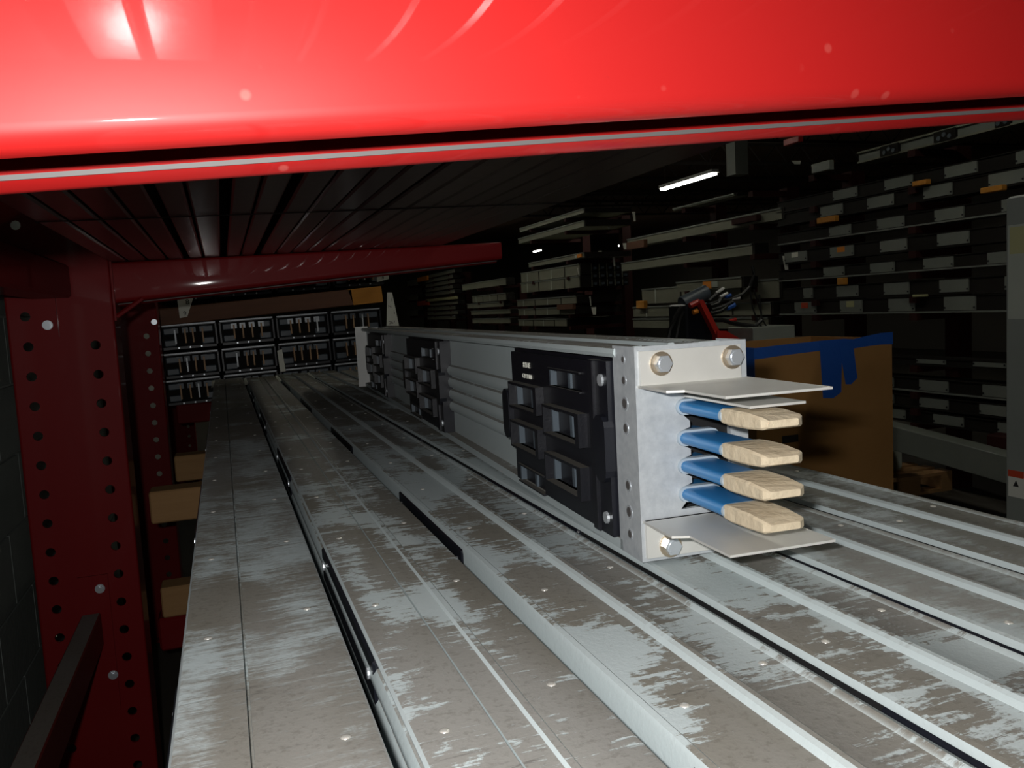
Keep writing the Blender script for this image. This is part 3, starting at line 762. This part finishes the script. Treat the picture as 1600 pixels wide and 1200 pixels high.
# (b) grey lengths farther along: (far px, near px, ytop, ybottom at far px, label)
bars = [
 (1052, 1148, 326, 329.5, 'slim grey length high up under the lit tube', 0),
 (980, 1221, 374, 387, 'long grey length slanting across the middle of the aisle rack, upper one', 0),
 (971, 1175, 411, 424, 'long grey length slanting across the aisle rack, under the upper one', 0),
 (1057, 1158, 441, 456, 'short grey length with an orange sticker', 1),
 (1003, 1217, 452, 475, 'grey length beneath the one with the orange sticker', 2),
 (989, 1204, 480, 495, 'grey length two below the one with the orange sticker', 2),
 (989, 1200, 498, 512, 'lowest visible grey length behind the red machine', 0),
 (812, 912, 357, 363, 'topmost grey length of the stack left of the lit tube', 0),
 (810, 912, 373, 381, 'second grey length of the stack left of the lit tube', 0),
 (826, 912, 411, 418, 'grey length with orange end sticker in the middle stack', 1),
 (814, 905, 427, 442, 'upper banded grey length of the big middle stack', 3),
 (814, 905, 443, 458, 'lower banded grey length of the big middle stack', 3),
 (808, 900, 469, 479, 'grey length third from bottom of the middle stack', 2),
 (810, 897, 483, 493, 'grey length second from bottom of the middle stack', 2),
 (810, 885, 499, 509, 'bottom grey length of the middle stack', 2),
 (722, 790, 445, 454, 'top grey length of the stack farther back', 0),
 (738, 790, 463, 473, 'second grey length of the stack farther back', 2),
 (730, 786, 475, 482, 'third grey length of the stack farther back', 0),
 (736, 797, 486, 492, 'fourth grey length of the stack farther back', 0),
 (738, 797, 498, 505, 'fifth grey length of the stack farther back', 0)]
for k, yt in enumerate((431, 438, 445, 452, 459)):
    bars.append((665, 710 - 3 * (k % 2), yt, yt + 4.5, f'{["top", "second", "third", "fourth", "bottom"][k]} thin grey length of the upper far bundle', 0))
for k, yt in enumerate((474, 481, 488, 495)):
    bars.append((668, 715 - 4 * (k % 2), yt, yt + 4.5, f'{["top", "second", "third", "bottom"][k]} thin grey length of the lower far bundle', 0))
for k, (yt) in enumerate((440, 462, 486)):
    bars.append((636, 652, yt, yt + 8, f'{["top", "middle", "bottom"][k]} grey length in the farthest bundle', 0))
for (pa, pb, yt, yb, lab, kind) in bars:
    xp = 4.05 if 'short grey length' in lab else XR
    yn, yf, z0, z1 = span(pa, pb, yt, yb, xp)
    t = thing('busway_section', lab, 'busway', (xp, yn, z0), group='grey busway lengths in the aisle rack')
    L = yf - yn; h = z1 - z0; wd_ = .62 if 'middle stack' in lab and kind != 3 or 'left of the lit tube' in lab else .14
    b = MB(); b.box(0, wd_, 0, L, 0, h); b.build('housing', M['bgrey'], t)
    b = MB(); b.box(-.008, .14, 0, L, h - .012, h + .002); b.build('top_lip', M['bpanel'], t)
    b = MB(); b.box(.004, wd_, -.03, 0, 0, h); b.build('end_stub', M['bdark'], t)
    if kind == 1:
        b = MB(); y_ = .33 * L if pb < 1000 else .42 * L
        if pb < 1000: y_ = .05
        b.box(-.011, -.0, y_, y_ + .13, h * .12, h * .8); b.build('sticker', M['orange'], t)
        b = MB(); b.box(-.010, -.0, y_ - .10 if y_ > .12 else y_ + .14, y_ - .005 if y_ > .12 else y_ + .2, h * .2, h * .75); b.build('sticker', M['cabpale'], t)
    if kind in (2, 3):
        n = 4
        for q in range(1, n + 1):
            b = MB(); y_ = L * q / (n + .6); b.box(-.004, 0, y_, y_ + .02, 0, h); b.build('band', M['bdark'] if q % 2 else M['cabpale'], t)
# end faces of the big middle stack: five by three open ends
yn, yf, z0, z1 = span(814, 905, 427, 458)
for c_ in range(5):
    for r_ in range(3):
        b = MB(); x = XR + .15 + c_ * .105; z = z0 + r_ * (z1 - z0) / 3
        hh = (z1 - z0) / 3 - .008
        o = thing('busway_section', f'open busway end in the middle stack, {["first", "second", "third", "fourth", "fifth"][c_]} across, {["bottom", "middle", "top"][r_]} row', 'busway', (x, yn, z), group='open busway ends in the middle stack')
        b.box(0, .095, 0, 1.8, 0, hh); b.build('housing', M['bdark'], o)
        q = MB(); q.box(.03, .065, -.03, 0, .02, hh * .55); q.build('end_fitting', M['bluegrey'], o)
        q = MB(); q.box(.004, .012, -.012, 0, 0, hh); q.build('end_flange', M['bgrey'], o)
# rack bays across the aisle: posts behind, short arms under every length
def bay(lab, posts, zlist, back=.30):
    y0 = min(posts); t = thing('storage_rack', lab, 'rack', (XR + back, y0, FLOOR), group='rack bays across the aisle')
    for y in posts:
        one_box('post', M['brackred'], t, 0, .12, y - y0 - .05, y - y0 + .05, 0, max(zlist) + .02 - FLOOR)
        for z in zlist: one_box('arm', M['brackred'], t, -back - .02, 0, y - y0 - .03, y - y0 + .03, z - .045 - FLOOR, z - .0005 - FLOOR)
def zs_of(lst): return [span(a, b_, c, d)[2] for a, b_, c, d in lst]
row_z = [span(r[0], 1600, r[1], r[2])[2] - .010 for r in rows] + [span(1340, 1560, 238, 256)[2]]
bay('dark red rack bay holding the panelled lengths', (ypx(1275), ypx(1430), 3.0), row_z)
bay('dark red rack bay behind the red machine', (ypx(1180), ypx(1075)), zs_of([x[:4] for x in bars[:7]]))
bay('dark red rack bay of the big middle stack', (ypx(890), ypx(835)), zs_of([x[:4] for x in bars[7:15]]), back=.75)
bay('dark red rack bay of the farther stack', (ypx(782), ypx(748)), zs_of([x[:4] for x in bars[15:20]]))
bay('dark red rack bay of the far thin bundles', (ypx(703), ypx(678)), zs_of([x[:4] for x in bars[20:29]]))
bay('dark red rack bay at the far end of the aisle', (ypx(650), ypx(640)), zs_of([x[:4] for x in bars[29:]]))
# orange and brown dunnage between rows
for n, (pa, pb, yt, yb, m, lab) in enumerate(((1284, 1312, 341, 350, 'wood_or', 'orange-brown wood block under the second panelled row'), (1434, 1456, 284, 292, 'wood_or', 'orange wood scrap between the upper panelled rows'), (1541, 1575, 294, 303, 'wood_or', 'orange wood block near the cabinet top'), (1316, 1326, 434, 445, 'wood_or', 'small orange block under the fifth panelled row'), (1434, 1452, 460, 464, 'yel', 'yellow scrap lying between the lower panelled rows'),
    (1232, 1256, 219, 229, 'mred', 'dim red box end high in the aisle rack'), (1276, 1304, 257, 272, 'cab', 'grey carton high in the aisle rack'), (985, 1012, 379, 391, 'wood_red', 'brown wooden chock under the long grey length'), (1150, 1190, 343, 352, 'brackred', 'dark red bracket beneath the long grey length'), (875, 900, 476, 484, 'wood_red', 'brown chock in the middle stack'), (1000, 1012, 470, 482, 'wood_or', 'orange-brown chock under the grey length'), (655, 670, 434, 441, 'orange', 'orange end piece in the far bundle'), (655, 672, 471, 478, 'redlab', 'red end piece in the far bundle'), (668, 716, 468, 472, 'yel', 'yellow strip lying on the lower far bundle'))):
    yn, yf, z0, z1 = span(pa, pb, yt, yb)
    b = MB(); b.box(0, .045, 0, yf - yn, 0, z1 - z0, bev=.004); tag(b.build('wood_block', M[m], loc=(XR - .047, yn, z0)), lab, 'wood block')
# white tags dangling in the aisle rack
for n, (px, yt, yb, w_, lab) in enumerate(((988, 331, 346, 5, 'white tag hanging at the top of the aisle rack left of the lit tube'), (948, 345, 358, 5, 'white tag tilted on the upper middle stack'), (935, 392, 402, 6, 'pale tag on the end of the middle stack'), (957, 402, 416, 4, 'thin white tag right of the pale one'), (902, 418, 432, 4, 'white tag at the corner of the big middle stack'), (921, 463, 478, 2, 'white string tag below the middle stack'), (924, 480, 492, 8, 'tilted white card below the middle stack'), (1223, 400, 422, 9, 'white folded tag beside the first pale panel'), (973, 380, 390, 6, 'white tag at the end of the long grey length'), (1237, 251, 257, 16, 'crumpled white sheet high at the rack corner'))):
    inend = 905 < px < 990
    P = on_y(px, yt, 9.33) if inend else on_x(px, yt, XR - .012); Q = on_y(px, yb, 9.33) if inend else on_x(px, yb, XR - .012); w2 = w_ * P.length / F
    b = MB(); b.loft([[(0, 0, 0), (w2, 0, 0), (w2, .004, 0), (0, .004, 0)], [(.15 * w2, -.02, Q.z - P.z), (.75 * w2, -.02, Q.z - P.z), (.75 * w2, -.016, Q.z - P.z), (.15 * w2, -.016, Q.z - P.z)]])
    tag(b.build('hang_tag', M['paper'], loc=tuple(P)), lab, 'paper tag', 'paper tags on the aisle rack')

# ================================================================== LAMPS
def tube_lamp(x, y, ln, z, lab, strength=None, area=None):
    t = thing('strip_light', lab, 'light', (x, y, z), group='ceiling strip lights')
    b = MB(); b.box(-.05, .05, 0, ln, .03, .07); b.build('lamp_body', M['white'], t)
    b = MB(); b.tube([(-.022, .01, .012), (-.022, ln - .01, .012)], .014, 8); b.tube([(.022, .01, .012), (.022, ln - .01, .012)], .014, 8); b.build('tube', M['lamp'], t)
    for yy in (.1, ln - .1):
        b = MB(); b.tube([(0, yy, .07), (0, yy, CEIL - z)], .004, 5); b.build('hanger', M['beam'], t)
    if area:
        l = bpy.data.lights.new('strip_light_glow', 'AREA'); l.shape = 'RECTANGLE'; l.size = .09; l.size_y = ln; l.energy = area; l.color = (1.0, .97, .80)
        o = bpy.data.objects.new('strip_light_glow', l); COL.objects.link(o); o.parent = t; o.location = (0, ln / 2, -.010)
    return t
tube_lamp(5.93, 9.02, 1.32, 1.5, 'lit strip light glowing above the aisle rack', area=10)
tube_lamp(8.43, 21.4, .5, 1.5, 'tiny lit strip light far away left of the middle stack', area=6)
tube_lamp(10.43, 20.2, .4, 1.5, 'tiny lit strip light far away right of the middle stack', area=6)
for y, nm in ((-1.5, 'behind the camera'), (2.3, 'over the near aisle above the red arm'), (6.6, 'over the middle of the aisle'), (9.8, 'over the aisle beside the middle stack'), (13.2, 'over the far part of the aisle')):  # out-of-view lamps added to brighten the rack faces across the aisle
    tube_lamp(2.6, y, 1.25, 1.95, f'unseen added strip light {nm}', area=1.5)
b = MB(); b.box(0, .17, 0, .17, 1.338, CEIL); tag(b.build('ceiling_post', M['cab'], loc=(5.52, 8.0, 0)), 'grey square duct drop hanging from the dark ceiling', 'duct')

# ================================================================== CARDBOARD BOX, CABINET, PALLET, MACHINE
BX0, BX1, BY0, BY1, BT = 1.640, 2.208, 2.30, 2.72, -.178
box = thing('cardboard_box', 'tall brown cardboard box edged with blue tape', 'box', (BX0, BY0, FLOOR + .14))
bw, bd, bh = BX1 - BX0, BY1 - BY0, BT - FLOOR - .14
for nm, d in (('front_panel', (0, bw, 0, .008, 0, bh)), ('back_panel', (0, bw, bd - .008, bd, 0, bh)), ('side_panel', (0, .008, .008, bd - .008, 0, bh)), ('side_panel', (bw - .008, bw, .008, bd - .008, 0, bh)), ('bottom_panel', (.008, bw - .008, .008, bd - .008, 0, .01))):
    one_box(nm, M['card'], box, *d)
# blue tape: strip along the top edge, torn flaps hanging
b = MB(); pts_t = [(0, .0), (.12, .002), (.28, .004), (.42, .001), (bw, .003)]
def strip(pts_top, pts_bot, y):
    g = MB(); n = len(pts_top)
    fr = [(x, y, z) for x, z in pts_top] + [(x, y, z) for x, z in reversed(pts_bot)]
    bk = [(x, y + .0008, z) for x, _, z in fr]
    g.v = fr + bk; a = list(range(2 * n)); c = list(range(2 * n, 4 * n)); g.quad_strip(a, c)
    for i in range(n - 1): g.f.append((i, i + 1, 2 * n - 2 - i, 2 * n - 1 - i)); g.f.append((2 * n + i, 2 * n + i + 1, 4 * n - 2 - i, 4 * n - 1 - i))
    return g
xs_ = [-.003, .03, .1, .2, .27, .36, .40, .46, .52, bw + .003]
top_z = [bh + .002, bh + .003, bh + .006, bh + .008, bh + .010, bh + .010, bh + .006, bh + .014, bh + .020, bh + .020]
bot_z = [bh - .035, bh - .034, bh - .030, bh - .026, bh - .024, bh - .024, bh - .026, bh - .022, bh - .020, bh - .022]
strip(list(zip(xs_, top_z)), list(zip(xs_, bot_z)), -.0016).build('edge_tape', M['tape'], box)
strip([(.258, bh), (.30, bh), (.352, bh)], [(.268, bh - .186), (.31, bh - .190), (.344, bh - .172)], -.0032).build('tape_flap', M['tape'], box)
strip([(.335, bh), (.37, bh), (.395, bh - .004)], [(.362, bh - .146), (.385, bh - .148), (.412, bh - .128)], -.0050).build('tape_flap', M['tape'], box)
one_box('side_tape', M['tape'], box, -.0022, -.0006, 0, .30, bh - .20, bh + .003)
b = MB(); b.box(.10, .17, -.0012, 0, bh - .36, bh - .345); b.box(.168, .17, -.0012, 0, bh - .5, bh - .36); b.build('printed_mark', M['cardedge'], box)
one_box('handle_slot', M['blackgap'], box, .10, .165, -.0010, .0005, bh - .325, bh - .300)
def pallet(x, y, w_, d, lab):
    p = thing('wooden_pallet', lab, 'pallet', (x, y, FLOOR), group='pallets')
    for k in range(3): one_box('stringer', M['wood'], p, (w_ - .09) * k / 2, (w_ - .09) * k / 2 + .09, 0, d, .02, .11)
    for k in range(6): one_box('deck_board', M['wood'], p, 0, w_, (d - .09) * k / 5, (d - .09) * k / 5 + .09, .11, .13)
    for k in range(3): one_box('bottom_board', M['wood'], p, 0, w_, (d - .09) * k / 2, (d - .09) * k / 2 + .09, 0, .02)
    return p
pallet(1.60, 2.26, .66, .84, 'wooden pallet under the tall cardboard box')
pallet(3.82, 4.12, .62, .8, 'wooden pallet on the floor seen between box and cabinet')
b = MB(); b.box(0, .36, 0, .5, 0, .16, bev=.02); tag(b.build('wrapped_bundle', M['cabpale'], loc=(3.84, 4.28, FLOOR + .131)), 'pale wrapped bundle lying on the floor pallet', 'bundle')
# long pale cover leaning low
t0 = on_x(1395, 680, 3.95)
b = MB(); b.box(-.06, .06, -1.9, .35, -.075, .075, bev=.004)
lb = tag(b.build('busway_cover', M['bpanel'], loc=tuple(t0), rot=(.085, 0, 0)), 'long pale cover length sloping down behind the box toward the cabinet', 'busway')
b = MB(); b.box(.055, .07, -1.2, -.9, -.03, .0); b.build('slot', M['blackgap'], lb)
b = MB(); b.box(0, .30, 0, .40, 0, .10, bev=.01); P = on_x(1530, 706, 4.05); tag(b.build('red_case', M['brackred'], loc=(P.x + .05, P.y - .40, P.z)), 'dark red case lying on the pale cover by the cabinet', 'case')
# grey cabinet at right edge: the side that faces the rack is what shows
chh = .225 - FLOOR
cab = thing('electrical_cabinet', 'grey enamelled cabinet with warning label at right edge', 'cabinet', (2.035, 1.05, FLOOR))
one_box('body', M['cab'], cab, 0, .45, .0, .66, 0, chh, bev=.006)
one_box('door', M['cab'], cab, .008, .44, -.018, -.0005, .08, chh - .02, bev=.003)
one_box('document_sleeve', M['cabpale'], cab, -.003, -.0003, .36, .648, -.105 - FLOOR, .148 - FLOOR)
one_box('sleeve_note', M['yel'], cab, -.0042, -.0032, .45, .642, .070 - FLOOR, .142 - FLOOR)
wl = one_box('warning_label', M['paper'], cab, -.0015, -.0003, .600, .648, -.598 - FLOOR, -.523 - FLOOR)
one_box('label_header', M['redlab'], wl, -.0025, -.0016, .600, .648, -.542 - FLOOR, -.523 - FLOOR)
b = MB(); b.v = [(-.002, .615, -.568 - FLOOR), (-.002, .633, -.568 - FLOOR), (-.002, .624, -.550 - FLOOR)]; b.v += [(-.0016, y, z) for _, y, z in b.v]
b.quad_strip([0, 1, 2], [3, 4, 5]); b.f += [(0, 1, 2), (5, 4, 3)]; b.build('label_symbol', M['ink'], wl)
b = MB(); b.tube([(.40, -.04, 1.0), (.40, -.04, 1.14)], .010, 8); b.box(.385, .415, -.042, -.017, 1.06, 1.09); b.build('door_handle', M['zinc'], cab)

# bench with the red machine, behind the raised unit
MB0 = Vector((2.30, 4.0, -.26))
bench = thing('work_bench', 'dark bench behind the raised busway unit', 'bench', (1.75, 3.75, FLOOR))
one_box('bench_top', M['bdark'], bench, 0, 1.5, 0, .7, -.30 - FLOOR, -.262 - FLOOR)
for x in (.03, 1.41):
    for y in (.03, .61): one_box('leg', M['bdark'], bench, x, x + .06, y, y + .06, 0, -.30 - FLOOR)
mc = thing('cable_machine', 'black machine with red bracket and bundled cables behind the unit', 'machine', (2.18, 4.0, -.262))
def mpt(px, py, dy=0.0): return on_y(px, py, 4.0 + dy) - Vector((2.18, 4.0, -.262))
def seg(nm, m, pts, r, n=8):
    g = MB(); g.tube([tuple(mpt(*p)) for p in pts], r, n); return g.build(nm, M[m], mc, smooth=40)
p0 = mpt(1075, 475); p1 = mpt(1120, 530)
b = MB(); b.box(p0.x, p1.x, .02, .22, 0, p0.z, bev=.01); b.build('motor_block', M['black'], mc)
g = MB(); q0 = mpt(1066, 475, .1); q1 = mpt(1104, 456, .1); g.tube([tuple(q0), tuple(q1)], .042, 12); g.build('grey_drum', M['bluegrey'], mc, smooth=40)
g = MB(); a_, c_ = mpt(1092, 470), mpt(1118, 522); g.loft([[(a_.x - .012, -.02, a_.z), (a_.x + .016, -.02, a_.z + .006), (a_.x + .016, .02, a_.z + .006), (a_.x - .012, .02, a_.z)], [(c_.x - .012, -.02, c_.z), (c_.x + .020, -.02, c_.z + .006), (c_.x + .020, .02, c_.z + .006), (c_.x - .012, .02, c_.z)]]); g.build('red_strut', M['mred'], mc)
g = MB(); c_ = mpt(1116, 517); d_ = mpt(1150, 531); g.loft([[(c_.x, -.03, c_.z), (c_.x, .10, c_.z), (c_.x, .10, 0.001), (c_.x, -.03, 0.001)], [(c_.x + .06, -.03, c_.z - .004), (c_.x + .06, .10, c_.z - .004), (c_.x + .06, .10, 0.001), (c_.x + .06, -.03, 0.001)], [(d_.x + .02, -.03, .012), (d_.x + .02, .10, .012), (d_.x + .02, .10, 0.001), (d_.x + .02, -.03, 0.001)]]); g.build('red_foot', M['mred'], mc)
seg('red_clamp', 'mred', [(1078, 478), (1092, 471)], .016); seg('red_knob', 'orange', [(1083, 488), (1090, 486)], .014)
for k, (pts, r) in enumerate((([(1065, 480), (1058, 490), (1053, 502), (1047, 515), (1045, 530)], .012), ([(1068, 486), (1062, 498), (1060, 512), (1056, 530)], .010), ([(1108, 475), (1125, 470), (1140, 468), (1160, 460), (1172, 448), (1178, 430), (1176, 415)], .009), ([(1110, 490), (1126, 486), (1136, 478)], .014), ([(1112, 500), (1130, 500), (1150, 506), (1180, 510), (1190, 500)], .013), ([(1172, 455), (1176, 480), (1185, 505), (1195, 515)], .005), ([(1178, 452), (1186, 478), (1192, 500), (1200, 514)], .005), ([(1186, 460), (1190, 490), (1184, 506)], .005), ([(1108, 470), (1118, 462), (1122, 458)], .012), ([(1110, 478), (1122, 474), (1128, 466)], .014), ([(1112, 484), (1128, 480), (1145, 472)], .012))):
    seg('cable', 'cable', pts, r, 6)
for pts in ([(1119, 458), (1131, 450)], [(1125, 464), (1137, 458)], [(1143, 467), (1156, 465)]): seg('cable_sleeve', 'white', pts, .0085)
seg('blue_plug', 'tape', [(1136, 482), (1148, 476)], .014); seg('blue_plug', 'tape', [(1134, 464), (1142, 461)], .010)
seg('red_cable', 'mred', [(1138, 502), (1150, 499)], .010)
P = on_y(1177, 512, 3.9); Q = on_y(1243, 531, 3.9)
b = MB(); b.box(0, Q.x - P.x, 0, .25, 0, P.z + .262, bev=.004); tag(b.build('grey_case', M['cab'], loc=(P.x, 3.9, -.2615)), 'plain grey metal case behind the blue taped box edge', 'case')
